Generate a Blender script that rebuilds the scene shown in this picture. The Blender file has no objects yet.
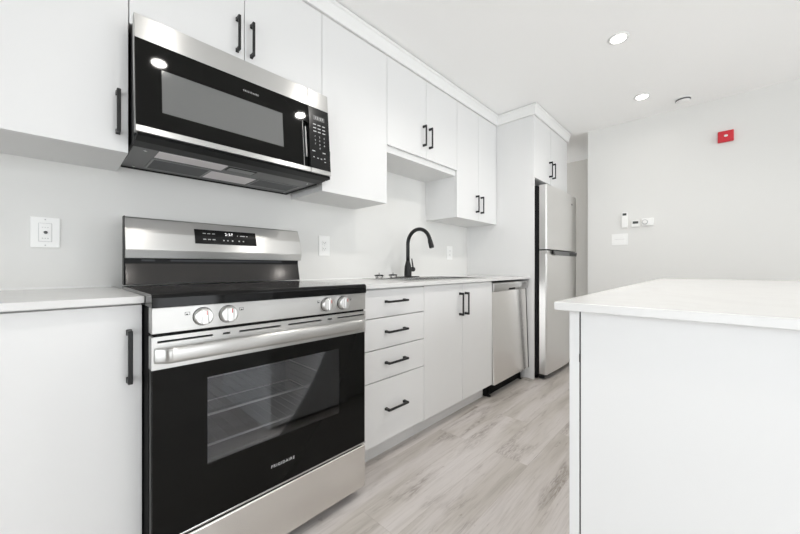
import bpy, bmesh, math
from mathutils import Vector

# ------------------------------------------------------------------ camera, world, exposure
SC = bpy.context.scene
COL = SC.collection
SC.view_settings.view_transform = 'Standard'
SC.view_settings.look = 'None'
SC.view_settings.exposure = 0.20
SC.view_settings.gamma = 1.0
SC.view_settings.use_curve_mapping = False

F_PX = 328.6
YAW = math.atan2(313.0, F_PX)
cam_d = bpy.data.cameras.new('camera')
cam_d.sensor_width = 36.0
cam_d.lens = F_PX / 800.0 * 36.0
cam_d.clip_start = 0.02
cam = bpy.data.objects.new('camera', cam_d)
COL.objects.link(cam)
cam.location = (0, 0, 1.0)
cam.rotation_euler = (math.pi / 2, 0, YAW - math.pi / 2)
SC.camera = cam

SKY = 3.9          # brightness of the overcast daylight outside
LAMP_W = 2.6       # each recessed lamp
world = bpy.data.worlds.new('daylight')
SC.world = world
world.use_nodes = True
bg = world.node_tree.nodes['Background']
bg.inputs['Color'].default_value = (0.935, 0.970, 1.0, 1)
bg.inputs['Strength'].default_value = SKY
SC.cycles.max_bounces = 14
SC.cycles.diffuse_bounces = 9
SC.cycles.sample_clamp_indirect = 8.0


def portal(loc, rot, sx, sy):
    ld = bpy.data.lights.new('window_portal', 'AREA')
    ld.shape = 'RECTANGLE'
    ld.size = sx
    ld.size_y = sy
    ld.cycles.is_portal = True
    lo = bpy.data.objects.new('window_portal', ld)
    lo.location = loc
    lo.rotation_euler = rot
    COL.objects.link(lo)


# unseen window openings sized for the light: behind the camera (y = -3.2 wall) and in the left wall (x = -2.4)
WBS = ((-1.9, -0.35), (0.05, 1.75), (2.15, 3.85))  # split by added piers to give the steel vertical reflections
WB = (-1.9, 3.85, 0.12, 2.36)      # x0, x1, z0, z1
WL = (-2.6, 0.9, 0.12, 2.36)      # y0, y1, z0, z1
for wx0, wx1 in WBS:
    portal(((wx0 + wx1) / 2, -3.26, (WB[2] + WB[3]) / 2), (math.pi / 2, 0, 0), wx1 - wx0, WB[3] - WB[2])
portal((-2.46, (WL[0] + WL[1]) / 2, (WL[2] + WL[3]) / 2), (math.pi / 2, 0, -math.pi / 2), WL[1] - WL[0], WL[3] - WL[2])


# ------------------------------------------------------------------ materials
def mat(name, col=(0.8, 0.8, 0.8), rough=0.5, metal=0.0, spec=0.5, coat=0.0, emit=None, estr=0.0):
    m = bpy.data.materials.new(name)
    m.use_nodes = True
    b = m.node_tree.nodes['Principled BSDF']
    b.inputs['Base Color'].default_value = (*col, 1)
    b.inputs['Roughness'].default_value = rough
    b.inputs['Metallic'].default_value = metal
    b.inputs['Specular IOR Level'].default_value = spec
    b.inputs['Coat Weight'].default_value = coat
    if emit:
        b.inputs['Emission Color'].default_value = (*emit, 1)
        b.inputs['Emission Strength'].default_value = estr
    return m


def nodes(m):
    return m.node_tree.nodes, m.node_tree.links, m.node_tree.nodes['Principled BSDF']


def add_bump(m, scale=200.0, strength=0.03, stretch=(1, 1, 1)):
    N, L, b = nodes(m)
    geo = N.new('ShaderNodeNewGeometry')
    mp = N.new('ShaderNodeMapping')
    mp.inputs['Scale'].default_value = stretch
    no = N.new('ShaderNodeTexNoise')
    no.inputs['Scale'].default_value = scale
    bp = N.new('ShaderNodeBump')
    bp.inputs['Strength'].default_value = strength
    bp.inputs['Distance'].default_value = 0.002
    L.new(geo.outputs['Position'], mp.inputs['Vector'])
    L.new(mp.outputs['Vector'], no.inputs['Vector'])
    L.new(no.outputs['Fac'], bp.inputs['Height'])
    L.new(bp.outputs['Normal'], b.inputs['Normal'])


def steel(name, col=(0.55, 0.545, 0.53), rough=0.32, aniso=0.93, vary=0.06):
    m = mat(name, col, rough, 1.0)
    N, L, b = nodes(m)
    b.inputs['Anisotropic'].default_value = aniso
    geo = N.new('ShaderNodeNewGeometry')
    cr = N.new('ShaderNodeVectorMath')
    cr.operation = 'CROSS_PRODUCT'
    cr.inputs[1].default_value = (0.001, 0.002, 1.0)
    L.new(geo.outputs['Normal'], cr.inputs[0])
    L.new(cr.outputs['Vector'], b.inputs['Tangent'])
    b.inputs['Anisotropic Rotation'].default_value = 0.25
    mp = N.new('ShaderNodeMapping')
    mp.inputs['Scale'].default_value = (3, 3, 600)
    no = N.new('ShaderNodeTexNoise')
    no.inputs['Scale'].default_value = 1.0
    no.inputs['Detail'].default_value = 3
    mr = N.new('ShaderNodeMapRange')
    mr.inputs['To Min'].default_value = rough - vary
    mr.inputs['To Max'].default_value = rough + vary
    L.new(geo.outputs['Position'], mp.inputs['Vector'])
    L.new(mp.outputs['Vector'], no.inputs['Vector'])
    L.new(no.outputs['Fac'], mr.inputs['Value'])
    L.new(mr.outputs['Result'], b.inputs['Roughness'])
    return m


M = {}
M['cab'] = mat('white_cabinet_lacquer', (0.74, 0.74, 0.735), 0.38, spec=0.4)
M['cabin'] = mat('white_cabinet_carcass', (0.74, 0.74, 0.735), 0.5, spec=0.3)
M['wall'] = mat('light_grey_wall_paint', (0.762, 0.760, 0.742), 0.65, spec=0.25)
add_bump(M['wall'], 260, 0.04)
M['hallwall'] = mat('beige_hall_paint', (0.57, 0.55, 0.515), 0.65, spec=0.25)
M['ceil'] = mat('white_ceiling_paint', (0.95, 0.948, 0.94), 0.85, spec=0.1)
M['trim'] = mat('white_trim_paint', (0.80, 0.80, 0.79), 0.4, spec=0.4)
M['black'] = mat('matte_black_metal', (0.013, 0.013, 0.0135), 0.42, spec=0.35)
M['blackplastic'] = mat('black_plastic', (0.008, 0.008, 0.008), 0.42, spec=0.2)
M['gap'] = mat('dark_gap', (0.01, 0.01, 0.01), 0.8, spec=0.1)
M['glass_black'] = mat('black_glass', (0.005, 0.005, 0.0045), 0.04, spec=0.14)
M['rack'] = mat('rack_wire', (0.75, 0.75, 0.74), 0.4, 0.3)
M['rangebody'] = mat('black_enamel_side', (0.006, 0.006, 0.006), 0.7, spec=0.05)
M['cook'] = mat('ceramic_glass', (0.005, 0.005, 0.005), 0.07, spec=0.22)
M['ctrl'] = mat('control_black', (0.014, 0.014, 0.014), 0.15, spec=0.2)
M['steel'] = steel('brushed_stainless')
M['steel_lifted'] = steel('aisle_lifted_stainless', (0.80, 0.785, 0.765), 0.26, 0.6, 0.0)  # stainless with a lifted colour, light painted in for the dim aisle
M['console'] = steel('console_stainless', (0.50, 0.495, 0.485), 0.3, 0.5, 0.0)
M['under'] = mat('dark_painted_metal', (0.13, 0.13, 0.13), 0.4, 0.3)
M['steel_fr'] = steel('fridge_stainless', (0.78, 0.77, 0.755), 0.32, 0.6, 0.04)
M['steel_dark'] = steel('grey_metal_panel', (0.27, 0.27, 0.27), 0.4, 0.2)
M['chrome'] = mat('polished_steel', (0.7, 0.7, 0.7), 0.12, 1.0)
M['knob'] = mat('knob_metal', (0.72, 0.715, 0.70), 0.28, 1.0)
M['sink'] = steel('sink_stainless', (0.62, 0.62, 0.61), 0.25, 0.3)
M['enamel'] = mat('oven_enamel', (0.22, 0.225, 0.235), 0.35)
M['plastic'] = mat('white_plastic', (0.90, 0.90, 0.885), 0.35)
M['plasticd'] = mat('grey_plastic', (0.10, 0.10, 0.10), 0.4)
M['lcd'] = mat('thermostat_screen', (0.06, 0.065, 0.065), 0.2)
M['red'] = mat('red_plastic', (0.62, 0.02, 0.035), 0.35)
M['paper'] = mat('leaflet_paper', (0.86, 0.82, 0.83), 0.6)
M['mesh'] = mat('filter_mesh', (0.06, 0.062, 0.066), 0.5, 0.5)
M['legend'] = mat('printed_legend', (0.55, 0.55, 0.55), 0.5)
M['legendred'] = mat('printed_red', (0.5, 0.05, 0.04), 0.5)
M['digits'] = mat('lit_digits', (0.8, 0.8, 0.8), 0.5, emit=(1, 1, 1), estr=1.2)
M['lamp'] = mat('lit_diffuser', (0.9, 0.9, 0.9), 0.5, emit=(1.0, 0.97, 0.92), estr=14.0)
M['deflector'] = mat('dark_glossy_enamel', (0.055, 0.053, 0.052), 0.12, 0.8)
M['burner'] = mat('burner_print', (0.10, 0.10, 0.10), 0.2)
M['mwwin'] = mat('microwave_window', (0.13, 0.132, 0.13), 0.07, spec=0.8, coat=0.0)

# quartz
M['quartz'] = mat('white_quartz', (0.69, 0.687, 0.677), 0.24, spec=0.5)
N, L, b = nodes(M['quartz'])
geo = N.new('ShaderNodeNewGeometry')
no = N.new('ShaderNodeTexNoise')
no.inputs['Scale'].default_value = 3.0
no.inputs['Detail'].default_value = 8
no.inputs['Distortion'].default_value = 1.6
rp = N.new('ShaderNodeValToRGB')
rp.color_ramp.elements[0].position = 0.44
rp.color_ramp.elements[0].color = (0.69, 0.687, 0.677, 1)
rp.color_ramp.elements[1].position = 0.56
rp.color_ramp.elements[1].color = (0.69, 0.687, 0.677, 1)
e = rp.color_ramp.elements.new(0.50)
e.color = (0.675, 0.671, 0.66, 1)
L.new(geo.outputs['Position'], no.inputs['Vector'])
L.new(no.outputs['Fac'], rp.inputs['Fac'])
L.new(rp.outputs['Color'], b.inputs['Base Color'])

# oven window: clear tinted pane
mw = bpy.data.materials.new('tinted_pane')
mw.use_nodes = True
N = mw.node_tree.nodes
L = mw.node_tree.links
N.remove(N['Principled BSDF'])
tr = N.new('ShaderNodeBsdfTransparent')
tr.inputs['Color'].default_value = (0.80, 0.80, 0.81, 1)
gl = N.new('ShaderNodeBsdfGlossy')
gl.inputs['Roughness'].default_value = 0.03
gl.inputs['Color'].default_value = (0.9, 0.92, 0.95, 1)
fr = N.new('ShaderNodeFresnel')
fr.inputs['IOR'].default_value = 1.7
mx = N.new('ShaderNodeMixShader')
L.new(fr.outputs['Fac'], mx.inputs['Fac'])
L.new(tr.outputs[0], mx.inputs[1])
L.new(gl.outputs[0], mx.inputs[2])
L.new(mx.outputs[0], N['Material Output'].inputs['Surface'])
M['pane'] = mw

# window glass (outside windows)
wg = bpy.data.materials.new('window_glass')
wg.use_nodes = True
N = wg.node_tree.nodes
L = wg.node_tree.links
N.remove(N['Principled BSDF'])
tr = N.new('ShaderNodeBsdfTransparent')
gl = N.new('ShaderNodeBsdfGlossy')
gl.inputs['Roughness'].default_value = 0.0
fr = N.new('ShaderNodeFresnel')
mx = N.new('ShaderNodeMixShader')
L.new(fr.outputs['Fac'], mx.inputs['Fac'])
L.new(tr.outputs[0], mx.inputs[1])
L.new(gl.outputs[0], mx.inputs[2])
L.new(mx.outputs[0], N['Material Output'].inputs['Surface'])
M['winglass'] = wg


def floor_material():
    m = mat('grey_oak_planks', (0.5, 0.46, 0.43), 0.42, spec=0.35)
    N, L, b = nodes(m)
    geo = N.new('ShaderNodeNewGeometry')
    mp = N.new('ShaderNodeMapping')
    mp.inputs['Location'].default_value = (0.35, 0.045, 0)
    L.new(geo.outputs['Position'], mp.inputs['Vector'])
    br = N.new('ShaderNodeTexBrick')
    br.offset = 0.37
    br.inputs['Scale'].default_value = 1.0
    br.inputs['Brick Width'].default_value = 1.22
    br.inputs['Row Height'].default_value = 0.18
    br.inputs['Mortar Size'].default_value = 0.0009
    br.inputs['Mortar Smooth'].default_value = 0.4
    br.inputs['Color1'].default_value = (0, 0, 0, 1)
    br.inputs['Color2'].default_value = (1, 1, 1, 1)
    br.inputs['Mortar'].default_value = (0.5, 0.5, 0.5, 1)
    L.new(mp.outputs['Vector'], br.inputs['Vector'])
    rnd = N.new('ShaderNodeMath')
    rnd.operation = 'MULTIPLY'
    rnd.inputs[1].default_value = 37.0
    L.new(br.outputs['Color'], rnd.inputs[0])

    def noise(scale, detail, dist, woff=0.0):
        sm = N.new('ShaderNodeMapping')
        sm.inputs['Scale'].default_value = scale
        L.new(geo.outputs['Position'], sm.inputs['Vector'])
        n = N.new('ShaderNodeTexNoise')
        n.noise_dimensions = '4D'
        n.inputs['Scale'].default_value = 1.0
        n.inputs['Detail'].default_value = detail
        n.inputs['Distortion'].default_value = dist
        ad = N.new('ShaderNodeMath')
        ad.operation = 'ADD'
        ad.inputs[1].default_value = woff
        L.new(rnd.outputs[0], ad.inputs[0])
        L.new(sm.outputs['Vector'], n.inputs['Vector'])
        L.new(ad.outputs[0], n.inputs['W'])
        return n

    def ramp(src, stops):
        r = N.new('ShaderNodeValToRGB')
        els = r.color_ramp.elements
        els[0].position, els[0].color = stops[0][0], (*stops[0][1], 1)
        els[1].position, els[1].color = stops[-1][0], (*stops[-1][1], 1)
        for p, c in stops[1:-1]:
            e = els.new(p)
            e.color = (*c, 1)
        L.new(src, r.inputs['Fac'])
        return r.outputs['Color']

    def mix(kind, fac, a, c):
        x = N.new('ShaderNodeMix')
        x.data_type = 'RGBA'
        x.blend_type = kind
        if isinstance(fac, float):
            x.inputs['Factor'].default_value = fac
        else:
            L.new(fac, x.inputs['Factor'])
        L.new(a, x.inputs['A'])
        L.new(c, x.inputs['B'])
        return x.outputs['Result']

    base = ramp(noise((1.1, 7.0, 1), 3, 0.7).outputs['Fac'],
                [(0.30, (0.411, 0.380, 0.346)), (0.42, (0.506, 0.472, 0.440)), (0.54, (0.569, 0.534, 0.513)), (0.72, (0.608, 0.576, 0.562))])
    grain = ramp(noise((4.0, 95.0, 1), 8, 1.6, 5.0).outputs['Fac'],
                 [(0.30, (0.86, 0.855, 0.85)), (0.52, (1, 1, 1)), (0.8, (1.03, 1.03, 1.03))])
    # cathedral arches and knots
    wv = N.new('ShaderNodeTexNoise')
    patch = ramp(noise((1.9, 10.0, 1), 2, 1.0, 11.0).outputs['Fac'], [(0.53, (0, 0, 0)), (0.66, (1, 1, 1))])
    N.remove(wv)
    fine = ramp(noise((9.0, 60.0, 1), 4, 2.8, 17.0).outputs['Fac'],
                [(0.38, (0.56, 0.535, 0.52)), (0.60, (0.95, 0.945, 0.94))])
    knots = ramp(noise((5.0, 26.0, 1), 3, 2.0, 23.0).outputs['Fac'], [(0.66, (1, 1, 1)), (0.75, (0.62, 0.59, 0.56))])
    plank = ramp(br.outputs['Color'], [(0.0, (0.96, 0.955, 0.95)), (1.0, (1.03, 1.03, 1.03))])
    col = mix('MULTIPLY', 1.0, base, grain)
    wh = N.new('ShaderNodeRGB')
    wh.outputs[0].default_value = (1, 1, 1, 1)
    pf = mix('MIX', patch, wh.outputs[0], fine)
    col = mix('MULTIPLY', 0.95, col, pf)
    col = mix('MULTIPLY', 1.0, col, knots)
    col = mix('MULTIPLY', 1.0, col, plank)
    sg = ramp(br.outputs['Fac'], [(0.0, (1, 1, 1)), (1.0, (0.78, 0.76, 0.73))])
    col = mix('MULTIPLY', 1.0, col, sg)
    L.new(col, b.inputs['Base Color'])
    bp = N.new('ShaderNodeBump')
    bp.inputs['Strength'].default_value = 0.12
    bp.inputs['Distance'].default_value = 0.001
    L.new(grain, bp.inputs['Height'])
    L.new(bp.outputs['Normal'], b.inputs['Normal'])
    return m


M['floor'] = floor_material()


# ------------------------------------------------------------------ helpers
class MB:
    """collects shapes (world coordinates) and links them as one mesh object"""

    def __init__(self):
        self.bm = bmesh.new()
        self.mats = []

    def mi(self, m):
        if m is None:
            return 0
        if m not in self.mats:
            self.mats.append(m)
        return self.mats.index(m)

    def _merge(self, tb, mi, smooth=False):
        for f in tb.faces:
            f.material_index = mi
            f.smooth = smooth
        me = bpy.data.meshes.new('tmp')
        tb.to_mesh(me)
        tb.free()
        self.bm.from_mesh(me)
        bpy.data.meshes.remove(me)

    def box(self, x0, x1, y0, y1, z0, z1, bev=0.0, seg=2, m=None, fn=None):
        tb = bmesh.new()
        v = [tb.verts.new((x, y, z)) for x in (x0, x1) for y in (y0, y1) for z in (z0, z1)]
        for q in ((0, 1, 3, 2), (4, 6, 7, 5), (0, 4, 5, 1), (2, 3, 7, 6), (0, 2, 6, 4), (1, 5, 7, 3)):
            tb.faces.new([v[i] for i in q])
        if bev > 0:
            bmesh.ops.bevel(tb, geom=tb.edges[:], offset=bev, segments=seg, profile=0.5, affect='EDGES')
        if fn:
            for w in tb.verts:
                w.co = fn(w.co)
        bmesh.ops.recalc_face_normals(tb, faces=tb.faces[:])
        self._merge(tb, self.mi(m))
        return self

    def prism(self, pts, axis, a0, a1, bev=0.0, seg=2, m=None, smooth=False):
        """polygon pts in the two other axes, extruded along axis"""
        tb = bmesh.new()

        def P(p, a):
            return {'x': (a, p[0], p[1]), 'y': (p[0], a, p[1]), 'z': (p[0], p[1], a)}[axis]
        r0 = [tb.verts.new(P(p, a0)) for p in pts]
        r1 = [tb.verts.new(P(p, a1)) for p in pts]
        n = len(pts)
        tb.faces.new(r0)
        tb.faces.new(r1[::-1])
        for i in range(n):
            tb.faces.new([r0[i], r1[i], r1[(i + 1) % n], r0[(i + 1) % n]])
        bmesh.ops.recalc_face_normals(tb, faces=tb.faces[:])
        if bev > 0:
            bmesh.ops.bevel(tb, geom=tb.edges[:], offset=bev, segments=seg, profile=0.5, affect='EDGES')
        self._merge(tb, self.mi(m), smooth)
        return self

    def lathe(self, prof, c, axis='z', n=40, m=None, smooth=True):
        """prof: (radius, height) pairs; closed with caps"""
        tb = bmesh.new()
        rings = []
        for r, h in prof:
            ring = []
            for i in range(n):
                a = 2 * math.pi * i / n
                u, w = r * math.cos(a), r * math.sin(a)
                p = {'z': (u, w, h), 'y': (u, h, w), 'x': (h, u, w)}[axis]
                ring.append(tb.verts.new((c[0] + p[0], c[1] + p[1], c[2] + p[2])))
            rings.append(ring)
        for a, bb in zip(rings, rings[1:]):
            for i in range(n):
                tb.faces.new([a[i], a[(i + 1) % n], bb[(i + 1) % n], bb[i]])
        tb.faces.new(rings[0])
        tb.faces.new(rings[-1])
        bmesh.ops.recalc_face_normals(tb, faces=tb.faces[:])
        for f in tb.faces:
            f.smooth = smooth and len(f.verts) == 4
        mi = self.mi(m)
        for f in tb.faces:
            f.material_index = mi
        me = bpy.data.meshes.new('tmp')
        tb.to_mesh(me)
        tb.free()
        self.bm.from_mesh(me)
        bpy.data.meshes.remove(me)
        return self

    def tube(self, pts, rad, n=14, m=None):
        """round tube through pts; rad a number or one per point"""
        tb = bmesh.new()
        pts = [Vector(p) for p in pts]
        if not isinstance(rad, (list, tuple)):
            rad = [rad] * len(pts)
        rings = []
        ref = None
        for i, p in enumerate(pts):
            d = (pts[min(i + 1, len(pts) - 1)] - pts[max(i - 1, 0)]).normalized()
            if ref is None:
                ref = d.orthogonal().normalized()
            ref = (ref - d * ref.dot(d)).normalized()
            s = d.cross(ref)
            rings.append([tb.verts.new(p + (ref * math.cos(2 * math.pi * k / n) + s * math.sin(2 * math.pi * k / n)) * rad[i]) for k in range(n)])
        for a, bb in zip(rings, rings[1:]):
            for k in range(n):
                f = tb.faces.new([a[k], a[(k + 1) % n], bb[(k + 1) % n], bb[k]])
                f.smooth = True
        tb.faces.new(rings[0])
        tb.faces.new(rings[-1])
        bmesh.ops.recalc_face_normals(tb, faces=tb.faces[:])
        mi = self.mi(m)
        for f in tb.faces:
            f.material_index = mi
        me = bpy.data.meshes.new('tmp')
        tb.to_mesh(me)
        tb.free()
        self.bm.from_mesh(me)
        bpy.data.meshes.remove(me)
        return self

    def build(self, name, m=None, parent=None, origin=None):
        root = parent
        while root is not None and root.parent is not None:
            root = root.parent
        off = Vector(root.location) if root is not None else Vector(origin or (0, 0, 0))
        for v in self.bm.verts:
            v.co -= off
        me = bpy.data.meshes.new(name)
        self.bm.to_mesh(me)
        self.bm.free()
        if self.mats:
            for mm in self.mats:
                me.materials.append(mm)
        else:
            me.materials.append(m)
        o = bpy.data.objects.new(name, me)
        COL.objects.link(o)
        if parent is not None:
            o.parent = parent
        else:
            o.location = off
        return o


def thing(name, loc, label, cat, group=None):
    o = bpy.data.objects.new(name, None)
    o.empty_display_size = 0.1
    o.location = loc
    COL.objects.link(o)
    o['label'] = label
    o['category'] = cat
    if group:
        o['group'] = group
    return o


def tag(o, label, cat, group=None):
    o['label'] = label
    o['category'] = cat
    if group:
        o['group'] = group
    return o


def struct(o):
    o['kind'] = 'structure'
    return o


def text(body, name, m, parent, size, loc, rot=(math.pi / 2, 0, 0), depth=0.0004, align='CENTER', fn=None, sx=1.0):
    cu = bpy.data.curves.new('tmp_text', 'FONT')
    cu.body = body
    cu.size = size
    cu.extrude = depth
    cu.align_x = align
    cu.align_y = 'CENTER'
    cu.space_character = 1.28
    to = bpy.data.objects.new('tmp_text', cu)
    COL.objects.link(to)
    dg = bpy.context.evaluated_depsgraph_get()
    me = bpy.data.meshes.new_from_object(to.evaluated_get(dg))
    bpy.data.objects.remove(to)
    bpy.data.curves.remove(cu)
    from mathutils import Euler
    R = Euler(rot).to_matrix()
    root = parent
    while root.parent is not None:
        root = root.parent
    for v in me.vertices:
        p = R @ Vector((v.co.x * sx, v.co.y, v.co.z)) + Vector(loc)
        if fn:
            p = fn(p)
        v.co = p - Vector(root.location)
    me.materials.clear()
    me.materials.append(m)
    me.name = name
    o = bpy.data.objects.new(name, me)
    COL.objects.link(o)
    o.parent = parent
    return o


def pull(parent, x, y, z, vertical=True, length=0.150):
    """black bar pull standing 32 mm off a door face at y (door faces -y)"""
    h = length / 2
    w = 0.0055
    b = MB()
    if vertical:
        b.box(x - w, x + w, y - 0.034, y - 0.026, z - h, z + h, 0.0018)
        for s in (-1, 1):
            zc = z + s * (h - 0.0075)
            b.box(x - w, x + w, y - 0.030, y - 0.0003, zc - 0.0075, zc + 0.0075, 0.0018)
            b.box(x - w - 0.001, x + w + 0.001, y - 0.007, y - 0.0002, zc - 0.0085, zc + 0.0085, 0.0015)
    else:
        b.box(x - h, x + h, y - 0.034, y - 0.026, z - w, z + w, 0.0018)
        for s in (-1, 1):
            xc = x + s * (h - 0.0075)
            b.box(xc - 0.0075, xc + 0.0075, y - 0.030, y - 0.0003, z - w, z + w, 0.0018)
            b.box(xc - 0.0085, xc + 0.0085, y - 0.007, y - 0.0002, z - w - 0.001, z + w + 0.001, 0.0015)
    return b.build('handle', M['black'], parent)


WALL_Y = 1.845
CEIL = 2.45
UP_Y = 1.513     # face of the upper doors
BASE_Y = 1.21    # face of the base doors
TALL_Y = 1.154
G = 0.0015       # half the gap between doors

# ------------------------------------------------------------------ setting
struct(MB().box(-2.5, 5.1, -3.3, 3.2, -0.06, 0.0).build('floor', M['floor']))
struct(MB().box(-2.5, 5.1, -3.3, 3.2, CEIL, CEIL + 0.08).build('ceiling', M['ceil']))
struct(MB().box(-2.5, 4.06, WALL_Y, WALL_Y + 0.1, 0, CEIL).build('wall_back', M['wall']))
struct(MB().box(3.94, 4.06, -3.2, 0.972, 0, CEIL).build('wall_right', M['wall']))
struct(MB().box(4.94, 5.04, -3.2, 3.1, 0, CEIL).build('wall_hall', M['hallwall']))
struct(MB().box(4.06, 4.94, 3.0, 3.1, 0, CEIL).build('wall_hall_end', M['hallwall']))
fw = MB()
fw.box(-2.5, WB[0], -3.3, -3.2, 0, CEIL).box(WB[1], 5.04, -3.3, -3.2, 0, CEIL)
fw.box(WB[0], WB[1], -3.3, -3.2, 0, WB[2]).box(WB[0], WB[1], -3.3, -3.2, WB[3], CEIL)
fw.box(WBS[0][1], WBS[1][0], -3.3, -3.2, WB[2], WB[3]).box(WBS[1][1], WBS[2][0], -3.3, -3.2, WB[2], WB[3])  # unseen piers added to break up reflections in the steel
struct(fw.build('wall_front', M['wall']))
lw = MB()
lw.box(-2.5, -2.4, -3.2, WL[0], 0, CEIL).box(-2.5, -2.4, WL[1], WALL_Y, 0, CEIL)
lw.box(-2.5, -2.4, WL[0], WL[1], 0, WL[2]).box(-2.5, -2.4, WL[0], WL[1], WL[3], CEIL)
struct(lw.build('wall_left', M['wall']))
# window frames and panes
for wi, (wx0, wx1) in enumerate(WBS):
    wf = MB()
    for x in (wx0, (wx0 + wx1) / 2 - 0.03, wx1 - 0.06):
        wf.box(x, x + 0.06, -3.29, -3.22, WB[2], WB[3], 0.003)
    wf.box(wx0, wx1, -3.29, -3.22, WB[2], WB[2] + 0.06, 0.003).box(wx0, wx1, -3.29, -3.22, WB[3] - 0.06, WB[3], 0.003)
    w1 = struct(wf.build('window_%d' % (wi + 1), M['trim']))
    MB().box(wx0 + 0.03, wx1 - 0.03, -3.262, -3.256, WB[2] + 0.03, WB[3] - 0.03).build('pane', M['winglass'], w1)
wf = MB()
for y in (WL[0], (WL[0] + WL[1]) / 2 - 0.03, WL[1] - 0.06):
    wf.box(-2.49, -2.42, y, y + 0.06, WL[2], WL[3], 0.003)
wf.box(-2.49, -2.42, WL[0], WL[1], WL[2], WL[2] + 0.06, 0.003).box(-2.49, -2.42, WL[0], WL[1], WL[3] - 0.06, WL[3], 0.003)
w2 = struct(wf.build('window_4', M['trim']))
MB().box(-2.462, -2.456, WL[0] + 0.03, WL[1] - 0.03, WL[2] + 0.03, WL[3] - 0.03).build('pane', M['winglass'], w2)
struct(MB().prism([(3.94, 0), (3.926, 0), (3.926, 0.08), (3.932, 0.09), (3.94, 0.09)], 'y', -3.19, 0.965).build('baseboard_right', M['trim']))
struct(MB().box(4.926, 4.94, -3.19, 2.99, 0.0, 0.09, 0.003).build('baseboard_hall', M['trim']))
# caulk line where the wall meets the worktops
struct(MB().prism([(WALL_Y, 0.916), (WALL_Y - 0.006, 0.916), (WALL_Y, 0.924)], 'x', -1.1, 0.165).prism([(WALL_Y, 0.916), (WALL_Y - 0.006, 0.916), (WALL_Y, 0.924)], 'x', 0.945, 2.935).build('trim_1', M['trim']))


# ------------------------------------------------------------------ upper cabinets
def upper(x0, x1, z0, z1, doors, label, handles, zh, door_z0=None, depth_y=UP_Y, group='white wall cabinets above the worktop'):
    t = thing('wall_cabinet', ((x0 + x1) / 2, (depth_y + WALL_Y) / 2, z0), label, 'cabinet', None)
    e = 0.0006
    MB().box(x0 + e, x1 - e, depth_y + 0.0205, WALL_Y - 0.001, z0, z1).build('body', M['cabin'], t)
    dz = z0 if door_z0 is None else door_z0
    w = (x1 - x0) / doors
    for i in range(doors):
        d = MB().box(x0 + i * w + G, x0 + (i + 1) * w - G, depth_y, depth_y + 0.019, dz - 0.001, z1 - 0.001, 0.0012).build('door', M['cab'], t)
        if handles[i] is not None:
            pull(d, handles[i], depth_y, zh)
    return t


UT = 2.3560
upper(-0.72, 0.182, 1.408, UT, 2, 'white wall cabinet left of the microwave, black handle at its lower right', (-0.305, 0.152), 1.541)
upper(0.182, 0.984, 1.874, UT, 2, 'short white two-door wall cabinet directly above the microwave', (0.551, 0.612), 2.017)
upper(0.984, 1.468, 1.408, UT, 1, 'tall white single-door wall cabinet just right of the microwave', (1.008,), 1.541)
upper(1.468, 2.263, 1.747, UT, 2, 'short raised white two-door wall cabinet above the black faucet', (1.830, 1.901), 1.942, door_z0=1.790)
upper(2.263, 2.938, 1.409, UT, 2, 'white two-door wall cabinet beside the tall refrigerator panel', (2.560, 2.642), 1.553)

# tall panel + fridge cabinet
tp = MB().box(2.940, 2.958, TALL_Y, WALL_Y - 0.001, 0.0, UT, 0.001).build('refrigerator_side_panel', M['cab'], None, (2.949, 1.5, 0))
tag(tp, 'tall white end panel standing between dishwasher and refrigerator', 'panel')
fc = thing('wall_cabinet', (3.41, 1.5, 1.80), 'white two-door cabinet above the stainless refrigerator', 'cabinet')
MB().box(2.959, 3.860, TALL_Y + 0.0205, WALL_Y - 0.001, 1.80, UT).build('body', M['cabin'], fc)
for (a, c, hx) in ((2.959, 3.358, 3.318), (3.361, 3.860, 3.404)):
    d = MB().box(a + G, c - G, TALL_Y, TALL_Y + 0.019, 1.802, UT - 0.001, 0.0012).build('door', M['cab'], fc)
    pull(d, hx, TALL_Y, 1.945)

# crown moulding, mitred round the corners
prof = [(0.0, 2.3565), (0.014, 2.3565), (0.016, 2.385), (0.024, 2.425), (0.032, 2.433), (0.032, 2.4435), (0.0, 2.4435)]
cm = bmesh.new()
rows = []
for o_, z_ in prof:
    rows.append([cm.verts.new(p) for p in ((-0.72, UP_Y - o_, z_), (2.94 - o_, UP_Y - o_, z_), (2.94 - o_, TALL_Y - o_, z_), (3.86 + o_, TALL_Y - o_, z_), (3.86 + o_, WALL_Y - 0.002, z_))])
for i in range(len(rows)):
    a, c = rows[i], rows[(i + 1) % len(rows)]
    for k in range(4):
        cm.faces.new([a[k], a[k + 1], c[k + 1], c[k]])
cm.faces.new([r[0] for r in rows])
cm.faces.new([r[4] for r in rows])
bmesh.ops.recalc_face_normals(cm, faces=cm.faces[:])
me = bpy.data.meshes.new('crown_moulding')
cm.to_mesh(me)
cm.free()
me.materials.append(M['trim'])
co = bpy.data.objects.new('crown_moulding', me)
COL.objects.link(co)
tag(co, 'white crown moulding running along the tops of the wall cabinets', 'moulding')

# ------------------------------------------------------------------ base cabinets
CT0, CT1 = 0.896, 0.916


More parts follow.
